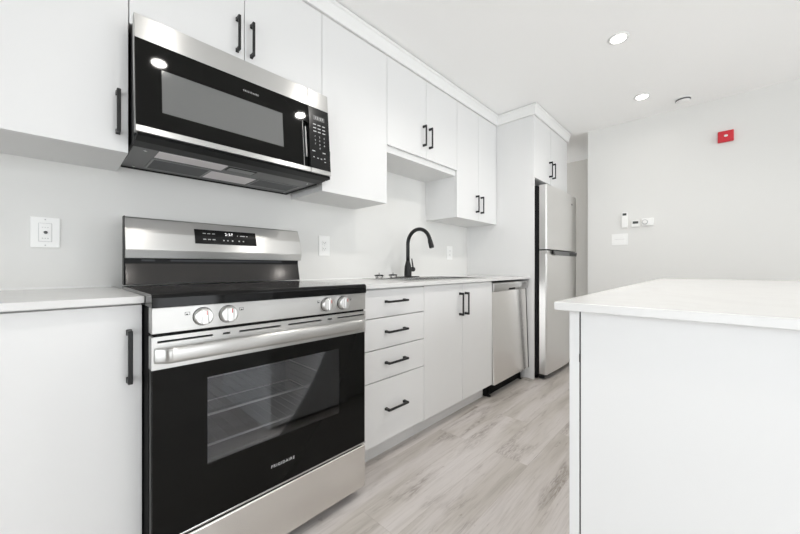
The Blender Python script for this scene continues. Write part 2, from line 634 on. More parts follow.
def base_body(t, x0, x1, name='body'):
    e = 0.0006
    b = MB()
    b.box(x0 + e, x0 + 0.018, BASE_Y + 0.0205, WALL_Y - 0.002, 0.11, CT0 - 0.0005)
    b.box(x1 - 0.018, x1 - e, BASE_Y + 0.0205, WALL_Y - 0.002, 0.11, CT0 - 0.0005)
    b.box(x0 + 0.018, x1 - 0.018, BASE_Y + 0.0205, WALL_Y - 0.002, 0.11, 0.128)
    b.box(x0 + 0.018, x1 - 0.018, WALL_Y - 0.012, WALL_Y - 0.002, 0.128, CT0 - 0.0005)
    b.box(x0 + 0.018, x1 - 0.018, BASE_Y + 0.0205, BASE_Y + 0.10, CT0 - 0.03, CT0 - 0.0005)
    b.build(name, M['cabin'], t)
    MB().box(x0 + e, x1 - e, 1.289, 1.305, 0.0, 0.1095).build('toe_kick', M['cab'], t)


t = thing('base_cabinet', (-0.28, 1.52, 0), 'white base cabinet left of the range with a vertical black handle', 'cabinet')
base_body(t, -0.72, 0.177)
for a, c, hx in ((-0.72, -0.271, None), (-0.271, 0.177, 0.1455)):
    d = MB().box(a + G, c - G, BASE_Y, BASE_Y + 0.019, 0.112, CT0 - 0.006, 0.0012).build('door', M['cab'], t)
    if hx:
        pull(d, hx, BASE_Y, 0.746)

t = thing('base_cabinet', (1.21, 1.52, 0), 'white base cabinet with four drawers just right of the range', 'cabinet')
base_body(t, 0.952, 1.472)
for z0, z1, hz in ((0.744, 0.888, 0.824), (0.587, 0.744, 0.671), (0.429, 0.587, 0.513), (0.112, 0.429, 0.277)):
    d = MB().box(0.952 + G, 1.472 - G, BASE_Y, BASE_Y + 0.019, z0 + 0.0022, z1 - 0.0022, 0.0012).build('drawer', M['cab'], t)
    pull(d, 1.232, BASE_Y, hz, False)

t = thing('base_cabinet', (1.87, 1.52, 0), 'white two-door base cabinet under the sink', 'cabinet')
base_body(t, 1.472, 2.279)
for a, c, hx in ((1.472, 1.8755, 1.839), (1.8755, 2.279, 1.905)):
    d = MB().box(a + G, c - G, BASE_Y, BASE_Y + 0.019, 0.112, CT0 - 0.006, 0.0012).build('door', M['cab'], t)
    pull(d, hx, BASE_Y, 0.757)

# worktops
ct = MB().box(-0.74, 0.1785, 1.187, WALL_Y - 0.001, CT0, CT1, 0.0018).build('worktop', M['quartz'], None, (-0.28, 1.5, CT0))
tag(ct, 'white quartz worktop on the base cabinet left of the range', 'countertop')
HX0, HX1, HY0, HY1 = 1.50, 2.25, 1.275, 1.70
wb = MB()
wb.box(0.9450, HX0, 1.187, WALL_Y - 0.001, CT0, CT1, 0.0)
wb.box(HX1, 2.9385, 1.187, WALL_Y - 0.001, CT0, CT1, 0.0)
wb.box(HX0, HX1, 1.187, HY0, CT0, CT1, 0.0)
wb.box(HX0, HX1, HY1, WALL_Y - 0.001, CT0, CT1, 0.0)
ct = wb.build('worktop', M['quartz'], None, (1.94, 1.5, CT0))
tag(ct, 'long white quartz worktop holding the sink, right of the range', 'countertop')

# ------------------------------------------------------------------ sink, faucet, strainers
sk = thing('kitchen_sink', (1.875, 1.5, CT1), 'stainless steel double sink set into the long worktop', 'sink')
RZ = CT1 + 0.0045
rm = MB()
sx0, sx1, sy0, sy1 = 1.478, 2.272, 1.252, 1.775
bowls = ((1.515, 1.865, 1.290, 1.665), (1.895, 2.235, 1.290, 1.665))
rm.box(sx0, bowls[0][0], sy0, sy1, CT1 + 0.0003, RZ, 0.001).box(bowls[1][1], sx1, sy0, sy1, CT1 + 0.0003, RZ, 0.001)
rm.box(bowls[0][0], bowls[1][1], sy0, 1.290, CT1 + 0.0003, RZ, 0.001).box(bowls[0][0], bowls[1][1], 1.665, sy1, CT1 + 0.0003, RZ, 0.001)
rm.box(bowls[0][1], bowls[1][0], 1.290, 1.665, CT1 + 0.0003, RZ, 0.001)
rim = rm.build('rim', M['sink'], sk)
for x0, x1, y0, y1 in bowls:
    b = MB()
    zb = 0.735
    b.box(x0 - 0.002, x0, y0, y1, zb, RZ - 0.001).box(x1, x1 + 0.002, y0, y1, zb, RZ - 0.001)
    b.box(x0, x1, y0 - 0.002, y0, zb, RZ - 0.001).box(x0, x1, y1, y1 + 0.002, zb, RZ - 0.001)
    b.box(x0, x1, y0, y1, zb - 0.002, zb)
    bo = b.build('bowl', M['sink'], sk)
    MB().lathe([(0.045, 0), (0.045, 0.003), (0.03, 0.004), (0.028, 0.001)], ((x0 + x1) / 2, (y0 + y1) / 2, zb), m=M['chrome']).build('drain', None, bo)

FX, FY = 1.897, 1.722
fa = thing('faucet', (FX, FY, RZ), 'matte black gooseneck faucet with side lever on the sink deck', 'faucet')
dp = [(FX + sx * 0.098 + 0.027 * math.cos(a), FY + 0.027 * math.sin(a)) for sx, rng in ((1, range(-4, 5)), (-1, range(4, 13))) for a in [k * math.pi / 8 for k in rng]]
MB().prism(dp, 'z', RZ + 0.0003, RZ + 0.007, 0.0015).build('deck_plate', M['black'], fa)
MB().lathe([(0.029, 0.007), (0.029, 0.012), (0.0285, 0.05), (0.026, 0.085), (0.018, 0.115), (0.0135, 0.135)], (FX, FY, RZ), m=M['black']).build('body', None, fa)
R_ = 0.108
cz = 1.178
pts = [(FX, FY, RZ + 0.13), (FX, FY, 1.10), (FX, FY, cz)]
for k in range(1, 25):
    a = math.radians(k * 166 / 24)
    pts.append((FX + 0.004 * k / 24, FY - R_ + R_ * math.cos(a), cz + R_ * math.sin(a)))
MB().tube(pts, 0.0142, 18).build('spout', M['black'], fa)
e_ = Vector(pts[-1])
dv = Vector((0.002, -0.016, -0.055)).normalized()
sh = [e_ - dv * 0.012, e_ + dv * 0.004, e_ + dv * 0.006, e_ + dv * 0.058, e_ + dv * 0.066]
spr = MB().tube(sh, [0.0150, 0.0155, 0.0170, 0.0190, 0.0170], 20).build('spray_head', M['black'], fa)
MB().tube([e_ + dv * 0.012 + Vector((0, 0.016, 0.002)), e_ + dv * 0.030 + Vector((0, 0.0185, 0))], 0.005, 10).build('button', M['blackplastic'], spr)
hub = MB().tube([(FX + 0.015, FY - 0.004, RZ + 0.062), (FX + 0.050, FY - 0.012, RZ + 0.062), (FX + 0.058, FY - 0.014, RZ + 0.062), (FX + 0.062, FY - 0.015, RZ + 0.062)], [0.017, 0.0185, 0.0165, 0.010], 20).build('valve_hub', M['black'], fa)
MB().tube([(FX + 0.048, FY - 0.012, RZ + 0.072), (FX + 0.042, FY - 0.010, RZ + 0.110), (FX + 0.036, FY - 0.008, RZ + 0.146)], [0.0062, 0.0055, 0.0048], 12).build('lever', M['black'], hub)

for i, (x, y, lab) in enumerate(((1.585, 1.715, 'left of two small steel sink strainers with black tops on the sink deck'), (1.742, 1.732, 'right sink strainer with black top on the sink deck, nearer the faucet'))):
    s = thing('sink_strainer', (x, y, RZ), lab, 'strainer', None)
    MB().lathe([(0.024, 0.0004), (0.026, 0.006), (0.029, 0.014), (0.031, 0.0165)], (x, y, RZ), m=M['chrome']).build('basket', None, s)
    MB().lathe([(0.031, 0.0166), (0.033, 0.0185), (0.031, 0.0235), (0.015, 0.0255)], (x, y, RZ), m=M['blackplastic']).build('cap', None, s)
    MB().lathe([(0.0025, 0.025), (0.0025, 0.033), (0.0045, 0.035), (0.0045, 0.038), (0.0025, 0.040)], (x, y, RZ), n=16, m=M['chrome']).build('knob', None, s)

# ------------------------------------------------------------------ range
RX0, RX1 = 0.180, 0.936
RF = 1.10
rg = thing('range', ((RX0 + RX1) / 2, 1.45, 0), 'stainless electric range with black glass oven door standing between the base cabinets', 'range')
# cavity sizes
CX0, CX1, CZ0, CZ1, CY1 = 0.262, 0.852, 0.345, 0.705, 1.66
b = MB()
b.box(RX0, CX0, 1.142, 1.715, 0.045, 0.886).box(CX1, RX1, 1.142, 1.715, 0.045, 0.886)
b.box(CX0, CX1, 1.142, 1.715, 0.045, CZ0).box(CX0, CX1, 1.142, 1.715, CZ1, 0.886)
b.box(CX0, CX1, CY1, 1.715, CZ0, CZ1)
b.box(RX0 + 0.01, RX1 - 0.01, 1.128, 1.142, 0.045, 0.335)
b.build('body', M['rangebody'], rg)
b = MB()
t_ = 0.002
b.box(CX0, CX0 + t_, 1.145, CY1, CZ0, CZ1).box(CX1 - t_, CX1, 1.145, CY1, CZ0, CZ1)
b.box(CX0 + t_, CX1 - t_, 1.145, CY1, CZ0, CZ0 + t_).box(CX0 + t_, CX1 - t_, 1.145, CY1, CZ1 - t_, CZ1)
b.box(CX0 + t_, CX1 - t_, CY1 - t_, CY1, CZ0 + t_, CZ1 - t_)
for z in (0.415, 0.515, 0.60):      # rack ledges pressed into the side walls
    b.box(CX0 + t_, CX0 + 0.012, 1.17, 1.62, z - 0.010, z - 0.006, 0.001).box(CX1 - 0.012, CX1 - t_, 1.17, 1.62, z - 0.010, z - 0.006, 0.001)
b.build('oven_cavity', M['enamel'], rg)
for z in (0.415, 0.515):
    r = MB()
    rw = MB()
    r.tube([(CX0 + 0.008, 1.20, z), (CX1 - 0.008, 1.20, z)], 0.0040, 8).tube([(CX0 + 0.008, 1.60, z), (CX1 - 0.008, 1.60, z)], 0.003, 8)
    r.tube([(CX0 + 0.008, 1.20, z), (CX0 + 0.008, 1.60, z)], 0.003, 8).tube([(CX1 - 0.008, 1.20, z), (CX1 - 0.008, 1.60, z)], 0.003, 8)
    for k in range(1, 16):
        x = CX0 + 0.008 + (CX1 - CX0 - 0.016) * k / 16
        rw.tube([(x, 1.205, z + 0.002), (x, 1.60, z + 0.002)], 0.0011, 6)
    rk = r.build('oven_rack', M['rack'], rg)
    rw.build('wires', M['steel_dark'], rk)
# feet
for x in (RX0 + 0.05, RX1 - 0.05):
    for y in (1.20, 1.66):
        MB().lathe([(0.018, 0.0), (0.018, 0.01), (0.008, 0.012), (0.008, 0.046)], (x, y, 0), n=16, m=M['blackplastic']).build('foot', None, rg)
# storage drawer
dr = MB().box(RX0, RX1, RF, 1.138, 0.045, 0.226, 0.005, 3).build('drawer', M['steel_lifted'], rg)
# oven door
WX0, WX1, WZ0, WZ1 = 0.317, 0.801, 0.404, 0.668
DZ0, DZ1, DH = 0.238, 0.808, 0.718
door = MB()
door.box(RX0 + 0.002, WX0, RF + 0.003, RF + 0.010, DZ0, DH).box(WX1, RX1 - 0.002, RF + 0.003, RF + 0.010, DZ0, DH)
door.box(WX0, WX1, RF + 0.003, RF + 0.010, DZ0, WZ0).box(WX0, WX1, RF + 0.003, RF + 0.010, WZ1, DH)
door = door.build('oven_door', M['glass_black'], rg)
fr_ = MB()
fr_.box(RX0 + 0.001, WX0 - 0.03, RF + 0.010, 1.138, DZ0, DH).box(WX1 + 0.03, RX1 - 0.001, RF + 0.010, 1.138, DZ0, DH)
fr_.box(WX0 - 0.03, WX1 + 0.03, RF + 0.010, 1.138, DZ0, WZ0 - 0.03).box(WX0 - 0.03, WX1 + 0.03, RF + 0.010, 1.138, WZ1 + 0.03, DH)
fr_.build('door_frame', M['blackplastic'], door)
MB().box(WX0, WX1, RF + 0.0045, RF + 0.0085, WZ0, WZ1).build('window', M['pane'], door)
MB().box(RX0, RX1, RF + 0.001, RF + 0.014, 0.2325, 0.2385, 0.001).build('bottom_trim', M['chrome'], door)
# steel header of the door with its vent slots cut through
it = MB()
it.box(WX0, WX1 - 0.006, RF + 0.030, RF + 0.034, WZ0 - 0.002, WZ0 + 0.004).box(WX0, WX1 - 0.006, RF + 0.030, RF + 0.034, WZ1 - 0.006, WZ1)
it.box(WX1 - 0.010, WX1 - 0.006, RF + 0.030, RF + 0.034, WZ0 + 0.004, WZ1 - 0.006).box(WX1 - 0.034, WX1 - 0.031, RF + 0.030, RF + 0.034, WZ0 + 0.004, WZ1 - 0.006)
it.build('inner_glass_frame', M['steel_dark'], door)
hd = MB()
slots = [(0.193, 0.331), (0.359, 0.380), (0.408, 0.546), (0.576, 0.713), (0.741, 0.762), (0.788, 0.926)]
SZ0, SZ1 = 0.7905, 0.7965
hd.box(RX0, RX1, RF, 1.138, DH, SZ0, 0.0)
hd.box(RX0, RX1, RF, 1.138, SZ1, DZ1, 0.0)
xs = [RX0] + [v for s in slots for v in s] + [RX1]
for i in range(0, len(xs), 2):
    hd.box(xs[i], xs[i + 1], RF, 1.138, SZ0, SZ1)
hd.build('door_header', M['steel'], door)
MB().box(RX0 + 0.01, RX1 - 0.01, RF + 0.012, 1.136, SZ0 - 0.0001, SZ1 + 0.0001).build('vent_shadow_liner', M['gap'], door)
# bowed handle
def handle_path(u):
    # u 0..1 along the door; ends dive back into the header
    k = min(u, 1 - u) / 0.05
    k = max(0.0, min(1.0, k))
    k = math.sin(k * math.pi / 2)
    return RF + 0.002 - 0.024 * k
hb = bmesh.new()
nU, nV = 48, 14
rows = []
for i in range(nU + 1):
    u = i / nU
    u2 = 0.5 - 0.5 * math.cos(math.pi * u)
    x = RX0 + 0.006 + (RX1 - RX0 - 0.012) * u2
    yc = handle_path(u2)
    ring = []
    for k in range(nV):
        a = 2 * math.pi * k / nV
        hh, tt = 0.0215, 0.0095
        c_, s_ = math.cos(a), math.sin(a)
        ring.append(hb.verts.new((x, yc + tt * (abs(c_) ** 0.8) * (1 if c_ > 0 else -1), 0.757 + hh * (abs(s_) ** 0.7) * (1 if s_ > 0 else -1))))
    rows.append(ring)
for a, c in zip(rows, rows[1:]):
    for k in range(nV):
        f = hb.faces.new([a[k], a[(k + 1) % nV], c[(k + 1) % nV], c[k]])
        f.smooth = True
hb.faces.new(rows[0])
hb.faces.new(rows[-1])
bmesh.ops.recalc_face_normals(hb, faces=hb.faces[:])
H = MB()
H._merge(hb, H.mi(M['steel']), True)
H.build('door_handle', None, door)
text('FRIGIDAIRE', 'logo', M['legend'], door, 0.0138, (0.5575, RF + 0.0026, 0.309))
# knob panel
cp = MB().box(RX0, RX1, RF, 1.140, 0.8165, 0.8880, 0.0015).build('control_panel', M['steel'], rg)
MB().box(RX0 + 0.006, RX1 - 0.006, RF + 0.006, 1.138, 0.8075, 0.8168).build('shadow_gap', M['gap'], rg)
for i, kx in enumerate((0.304, 0.374, 0.737, 0.814)):
    kz = 0.8535
    kb = MB()
    kb.lathe([(0.0255, -0.0005), (0.0260, -0.004), (0.0245, -0.012), (0.0235, -0.0175), (0.021, -0.019)], (kx, RF, kz), 'y', 40, M['knob'])
    kn = kb.build('knob', None, rg)
    MB().box(kx - 0.0085, kx + 0.0085, RF - 0.031, RF - 0.018, kz - 0.0215, kz + 0.0215, 0.003, 3).build('grip', M['knob'], kn)
    MB().box(kx + 0.001, kx + 0.0035, RF - 0.0315, RF - 0.0308, kz + 0.006, kz + 0.019).build('pointer', M['legendred'], kn)
    MB().lathe([(0.0272, -0.0001), (0.0272, -0.0006)], (kx, RF, kz), 'y', 40, M['gap']).build('dial_ring', None, kn)
    s = -1 if i in (0, 2) else 1
    ix = kx + s * 0.040
    if i == 2:
        ix = kx - 0.036
    if i == 3:
        ix = kx + 0.037
    ic = MB()
    w_, h_ = 0.0065, 0.0045
    for q in ((ix - w_, ix + w_, kz + 0.012 - h_, kz + 0.0130 - h_), (ix - w_, ix + w_, kz + 0.011 + h_, kz + 0.012 + h_)):
        ic.box(q[0], q[1], RF - 0.0005, RF + 0.0005, q[2], q[3])
    for q in ((ix - w_, ix - w_ + 0.001), (ix + w_ - 0.001, ix + w_)):
        ic.box(q[0], q[1], RF - 0.0005, RF + 0.0005, kz + 0.012 - h_, kz + 0.012 + h_)
    ic.box(ix + s * 0.001 - 0.002, ix + s * 0.001 + 0.002, RF - 0.0005, RF + 0.0005, kz + 0.0085, kz + 0.0115)
    ic.build('burner_symbol', M['gap'], cp)
# cooktop: glass with a thick rounded black front edge
cpf = [(1.091, 0.8885), (1.091, 0.915), (1.094, 0.9225), (1.100, 0.9258), (1.655, 0.9262), (1.655, 0.8885)]
ck = MB().prism(cpf, 'x', RX0 - 0.001, RX1 - 0.003, 0.0012).build('cooktop', M['cook'], rg)
for cx, cy, rr in ((0.345, 1.25, 0.115), (0.765, 1.25, 0.10), (0.345, 1.50, 0.08), (0.765, 1.50, 0.08), (0.555, 1.54, 0.06)):
    n_ = 64
    tb = bmesh.new()
    for ro, ri in ((rr, rr - 0.0018), (rr * 0.7, rr * 0.7 - 0.0012)):
        A = [tb.verts.new((cx + ro * math.cos(2 * math.pi * k / n_), cy + ro * math.sin(2 * math.pi * k / n_), 0.9267)) for k in range(n_)]
        B_ = [tb.verts.new((cx + ri * math.cos(2 * math.pi * k / n_), cy + ri * math.sin(2 * math.pi * k / n_), 0.9267)) for k in range(n_)]
        for k in range(n_):
            tb.faces.new([A[k], A[(k + 1) % n_], B_[(k + 1) % n_], B_[k]])
    q = MB()
    q._merge(tb, 0)
    q.build('burner_ring', M['burner'], ck)
# back guard
bgx0, bgx1 = 0.1885, 0.946
bgd = MB()
bgd.prism([(1.655, 1.0685), (1.672, 1.140), (1.697, 1.198), (1.704, 1.2035), (1.712, 1.2035), (1.712, 1.0685)], 'x', bgx0, bgx1, 0.0015)
bgd.prism([(1.665, 1.036), (1.6555, 1.068), (1.712, 1.068), (1.712, 1.036)], 'x', bgx0, bgx1, 0.0008)
bp_ = bgd.build('backguard', M['steel'], rg)
b = MB()
b.box(bgx0 - 0.0025, bgx0 + 0.0005, 1.675, 1.716, 0.93, 1.203, 0.001)
b.box(bgx1 - 0.0005, bgx1 + 0.0015, 1.700, 1.716, 0.93, 1.20, 0.0005)
b.box(bgx0, bgx1, 1.70, 1.715, 0.927, 1.0355)
b.build('backguard_housing', M['blackplastic'], rg)
MB().prism([(1.6620, 0.929), (1.6720, 0.929), (1.6930, 1.015), (1.6830, 1.015)], 'x', bgx0 + 0.002, bgx1 - 0.008, 0.001).build('vent_deflector', M['deflector'], rg)
for x0, x1 in ((0.245, 0.290), (0.345, 0.85)):
    MB().box(x0, x1, 1.6990, 1.7015, 1.024, 1.032).build('vent_louvre', M['mesh'], rg)
# display panel lies on the sloped face: local frame (u along x, w up the slope)
p0 = Vector((0, 1.655, 1.0685))
p1 = Vector((0, 1.672, 1.140))
p2 = Vector((0, 1.697, 1.198))


def on_slope(z, out=0.0):
    A_, B2 = (p0, p1) if z < 1.140 else (p1, p2)
    k = (z - A_.z) / (B2.z - A_.z)
    y = A_.y + (B2.y - A_.y) * k
    nrm = Vector((0, -(B2.z - A_.z), (B2.y - A_.y))).normalized()
    return y + nrm.y * out, z + nrm.z * out


def slope_quad(mb, x0, x1, z0, z1, o0, o1, m=None):
    a = on_slope(z0, o0); bq = on_slope(z1, o0); c = on_slope(z1, o1); d = on_slope(z0, o1)
    mb.prism([a, bq, c, d], 'x', x0, x1, m=m)


dpn = MB()
slope_quad(dpn, 0.429, 0.700, 1.1045, 1.140, 0.0, 0.0018)
slope_quad(dpn, 0.429, 0.700, 1.140, 1.170, 0.0, 0.0018)
disp = dpn.build('control_display', M['ctrl'], bp_)


def slope_fn(p):
    y, z = on_slope(p.z, 0.0022)
    return Vector((p.x, y, z))


text('2:57', 'clock_digits', M['digits'], disp, 0.0165, (0.573, 0, 1.1525), fn=slope_fn)
def slope_key(x0, x1, z0, z1):
    q = MB()
    slope_quad(q, x0, x1, z0, z1, 0.0018, 0.0022)
    q.build('key_legend', M['legend'], disp)


for x in (0.468, 0.487, 0.506):
    slope_key(x - 0.006, x + 0.006, 1.1505, 1.1535)
    slope_key(x - 0.006, x + 0.006, 1.1235, 1.1275)
for x in (0.548, 0.566, 0.587, 0.617, 0.637):
    slope_key(x - 0.003, x + 0.003, 1.1215, 1.1265)
for x0, x1 in ((0.610, 0.614), (0.624, 0.646), (0.652, 0.660)):
    slope_key(x0, x1, 1.1475, 1.1510)

# ------------------------------------------------------------------ microwave
mwv = thing('microwave', (0.565, 1.6, 1.437), 'stainless over-the-range microwave with black glass door mounted below the short cabinet', 'microwave')
MX0, MX1 = 0.184, 0.955
SH = 0.085


def lean(p):
    return Vector((p.x, p.y + (p.z - 1.454) * SH, p.z))


MF = 1.386
MB().box(MX0 + 0.004, MX1 - 0.004, 1.452, WALL_Y - 0.001, 1.4375, 1.862, 0.002).build('case', M['blackplastic'], mwv)
MB().box(MX0 + 0.004, MX1 - 0.004, 1.44, 1.455, 1.80, 1.862, 0.001).build('top_vent', M['blackplastic'], mwv)
SEAM = 0.842
md = MB()
b0, b1 = 1.4765, 1.781
fx0, fx1, fz0, fz1 = 0.259, 0.708, 1.5395, 1.694
md.box(MX0 + 0.001, fx0, MF + 0.001, MF + 0.008, b0, b1, fn=lean).box(fx1, SEAM - 0.034, MF + 0.001, MF + 0.008, b0, b1, fn=lean)
md.box(fx0, fx1, MF + 0.001, MF + 0.008, b0, fz0, fn=lean).box(fx0, fx1, MF + 0.001, MF + 0.008, fz1, b1, fn=lean)
md.box(SEAM - 0.034, SEAM - 0.001, MF + 0.001, MF + 0.008, 1.694, b1, fn=lean)
mdo = md.build('door', M['glass_black'], mwv)
MB().box(MX0, SEAM - 0.001, MF, MF + 0.030, 1.781, 1.8655, 0.0015, fn=lean).build('top_band', M['steel'], mdo)
MB().box(MX0, SEAM - 0.001, MF, MF + 0.030, 1.4545, 1.4765, 0.0015, fn=lean).build('bottom_band', M['steel'], mdo)
MB().box(MX0, MX0 + 0.0015, MF + 0.008, MF + 0.030, 1.4765, 1.781, fn=lean).build('side_edge', M['steel'], mdo)
MB().box(MX0 + 0.0015, SEAM - 0.035, MF + 0.008, MF + 0.029, 1.4765, 1.781, fn=lean).build('door_core', M['blackplastic'], mdo)
MB().box(fx0, fx1, MF + 0.0015, MF + 0.0078, fz0, fz1, fn=lean).build('window', M['mwwin'], mdo)
# recessed grip pocket beside the control panel
gp = MB()
gp.box(SEAM - 0.034, SEAM - 0.001, MF + 0.026, MF + 0.029, 1.4765, 1.694, fn=lean)
gp.build('grip_pocket', M['gap'], mdo)
MB().box(SEAM - 0.036, SEAM - 0.033, MF - 0.001, MF + 0.026, 1.478, 1.694, 0.0008, fn=lean).build('grip_edge', M['steel_dark'], mdo)
MB().box(SEAM - 0.014, SEAM - 0.006, MF + 0.016, MF + 0.026, 1.53, 1.678, 0.0008, fn=lean).build('latch_bar', M['steel_dark'], mdo)
text('FRIGIDAIRE', 'logo', M['legend'], mdo, 0.0100, (0.570, MF + 0.0006, 1.734), fn=lean)
pn = MB().box(SEAM + 0.001, MX1, MF + 0.001, MF + 0.030, 1.4765, 1.781, 0.001, fn=lean).build('control_panel', M['ctrl'], mwv)
MB().box(SEAM + 0.001, MX1, MF, MF + 0.030, 1.781, 1.8655, 0.0015, fn=lean).build('panel_top_band', M['steel'], pn)
MB().box(SEAM + 0.001, MX1, MF, MF + 0.030, 1.4545, 1.4765, 0.0015, fn=lean).build('panel_bottom_band', M['steel'], pn)
MB().box(MX1 - 0.001, MX1 + 0.006, MF + 0.016, 1.47, 1.462, 1.585, 0.002, fn=lean).build('side_cover', M['blackplastic'], pn)
def panel_key(x, z, hx, hz):
    MB().box(x - hx, x + hx, MF + 0.0004, MF + 0.0012, z - hz, z + hz, fn=lean).build('key_legend', M['legend'], pn)


kx = (0.873, 0.898, 0.924)
for z in (1.697, 1.679, 1.662):
    for x in kx:
        panel_key(x, z, 0.008, 0.0022)
for x in (0.862, 0.920):
    panel_key(x, 1.562, 0.008, 0.0022)
for x, z in ((0.862, 1.532), (0.884, 1.53), (0.903, 1.53), (0.922, 1.535), (0.924, 1.518)):
    panel_key(x, z, 0.004, 0.002)
MB().box(0.868, 0.930, MF + 0.0003, MF + 0.0012, 1.720, 1.742, fn=lean).build('clock_display', M['plasticd'], pn)
text('12:57', 'clock_digits', M['legend'], pn, 0.017, (0.899, MF + 0.0002, 1.731), fn=lean)
for r, (row, z) in enumerate((('123', 1.637), ('456', 1.618), ('789', 1.599), (' 0 ', 1.581))):
    for j, ch in enumerate(row):
        if ch != ' ':
            text(ch, 'key_digit', M['legend'], pn, 0.0115, (kx[j], MF + 0.0003, z), fn=lean)
# underside
us = MB()
us.prism([(1.394, 1.4535), (1.400, 1.446), (1.440, 1.437), (1.500, 1.4335), (1.500, 1.4535)], 'x', MX0 + 0.006, MX1 - 0.004, m=M['blackplastic'])
us.build('lower_lip', None, mwv)
us = MB().box(MX0 + 0.010, MX1 - 0.008, 1.5005, 1.835, 1.4335, 1.4374, 0.001).build('underside_panel', M['under'], mwv)
MB().box(MX0 + 0.010, MX1 - 0.008, 1.829, 1.8355, 1.4285, 1.4333).box(MX1 - 0.016, MX1 - 0.008, 1.505, 1.829, 1.4285, 1.4333).build('edge_flange', M['blackplastic'], us)
for x0, x1, y0, y1 in ((0.275, 0.475, 1.625, 1.780), (0.700, 0.905, 1.625, 1.755)):
    f = MB().box(x0, x1, y0, y1, 1.4315, 1.4334).build('grease_filter', M['mesh'], us)
    MB().box(x0 - 0.008, x1 + 0.008, y0 - 0.008, y0, 1.4305, 1.4334, 0.0006).box(x0 - 0.008, x1 + 0.008, y1, y1 + 0.008, 1.4305, 1.4334, 0.0006).box(x0 - 0.008, x0, y0, y1, 1.4305, 1.4334, 0.0006).box(x1, x1 + 0.008, y0, y1, 1.4305, 1.4334, 0.0006).build('filter_frame', M['steel_dark'], f)
MB().box(0.270, 0.512, 1.505, 1.597, 1.4318, 1.4334).build('instruction_sheet', M['paper'], us)
MB().box(0.488, 0.685, 1.640, 1.775, 1.4318, 1.4334).build('instruction_sheet', M['paper'], us)
lf = MB().box(0.520, 0.640, 1.515, 1.575, 1.4312, 1.4334, 0.0006).build('lamp_cover', M['blackplastic'], us)
MB().box(0.526, 0.634, 1.521, 1.569, 1.4306, 1.4313).build('lens', M['steel_dark'], lf)
for x, y in ((0.232, 1.53), (0.905, 1.53), (0.232, 1.80), (0.918, 1.80)):
    MB().lathe([(0.006, 1.4335), (0.006, 1.4320), (0.004, 1.4310)], (x, y, 0), n=14, m=M['chrome']).build('screw', None, us)

# ------------------------------------------------------------------ dishwasher
DX0, DX1 = 2.283, 2.914
dw = thing('dishwasher', ((DX0 + DX1) / 2, 1.5, 0), 'stainless dishwasher built in between the sink cabinet and the tall white panel', 'dishwasher')
MB().box(DX0 + 0.004, DX1 - 0.002, 1.262, 1.83, 0.095, 0.872).build('tub', M['blackplastic'], dw)
MB().box(DX0 + 0.004, DX1 - 0.002, 1.266, 1.30, 0.004, 0.098).build('kick_plate', M['gap'], dw)


def dlean(p):
    return Vector((p.x, p.y + (p.z - 0.1) * 0.035, p.z))


dd = MB().box(DX0, DX1, 1.192, 1.232, 0.104, 0.8115, 0.005, 3, fn=dlean).build('door', M['steel_lifted'], dw)
MB().box(DX1, DX1 + 0.014, 1.194, 1.236, 0.104, 0.816, 0.001, fn=dlean).build('edge_gap_shade', M['gap'], dd)  # dark strip standing in for the shaded gap beside the door
con = MB().prism([(1.222, 0.8125), (1.206, 0.8125), (1.200, 0.816), (1.195, 0.830), (1.195, 0.866), (1.200, 0.878), (1.262, 0.878), (1.262, 0.8125)], 'x', DX0, DX1 + 0.006, 0.002).build('console', M['console'], dd)
MB().box(2.535, 2.645, 1.193, 1.206, 0.8180, 0.8310).build('grip_slot', M['gap'], con)
for x in (DX0 + 0.03, DX1 - 0.04):
    MB().lathe([(0.016, 0.0), (0.016, 0.008), (0.006, 0.01), (0.006, 0.094)], (x, 1.256, 0), n=16, m=M['blackplastic']).build('foot', None, dw)
fl = MB().box(2.929, 2.9385, 1.236, 1.25, 0.0, CT0 - 0.001, 0.001).build('filler_strip', M['cab'], None, (2.932, 1.24, 0))
tag(fl, 'narrow white filler strip right of the dishwasher', 'panel')

# ------------------------------------------------------------------ refrigerator
fx0, fx1 = 2.968, 3.825
FYF = 1.045
fg = thing('refrigerator', (3.396, 1.45, 0), 'tall stainless top-freezer refrigerator beyond the tall white panel', 'refrigerator')
MB().box(fx0 + 0.004, fx1 - 0.004, 1.135, 1.80, 0.03, 1.728, 0.004).build('body', M['blackplastic'], fg)
MB().box(fx0 + 0.01, fx1 - 0.01, 1.118, 1.136, 0.05, 1.722).build('gasket', M['gap'], fg)


def curved_door(z0, z1, name):
    pr = []
    n_ = 14
    r_ = 0.012
    pr.append((fx0, 1.118))
    pr.append((fx0, FYF + 0.020))
    pr.append((fx0 + 0.004, FYF + 0.012))
    for k in range(n_ + 1):
        u = k / n_
        x = fx0 + 0.012 + (fx1 - fx0 - 0.024) * u
        pr.append((x, FYF + 0.008 - 0.014 * math.sin(math.pi * u)))
    pr.append((fx1 - 0.004, FYF + 0.012))
    pr.append((fx1, FYF + 0.020))
    pr.append((fx1, 1.118))
    return MB().prism(pr, 'z', z0, z1, 0.0).build(name, M['steel_fr'], fg)


top = curved_door(1.158, 1.728, 'freezer_door')
low = curved_door(0.052, 1.118, 'fridge_door')
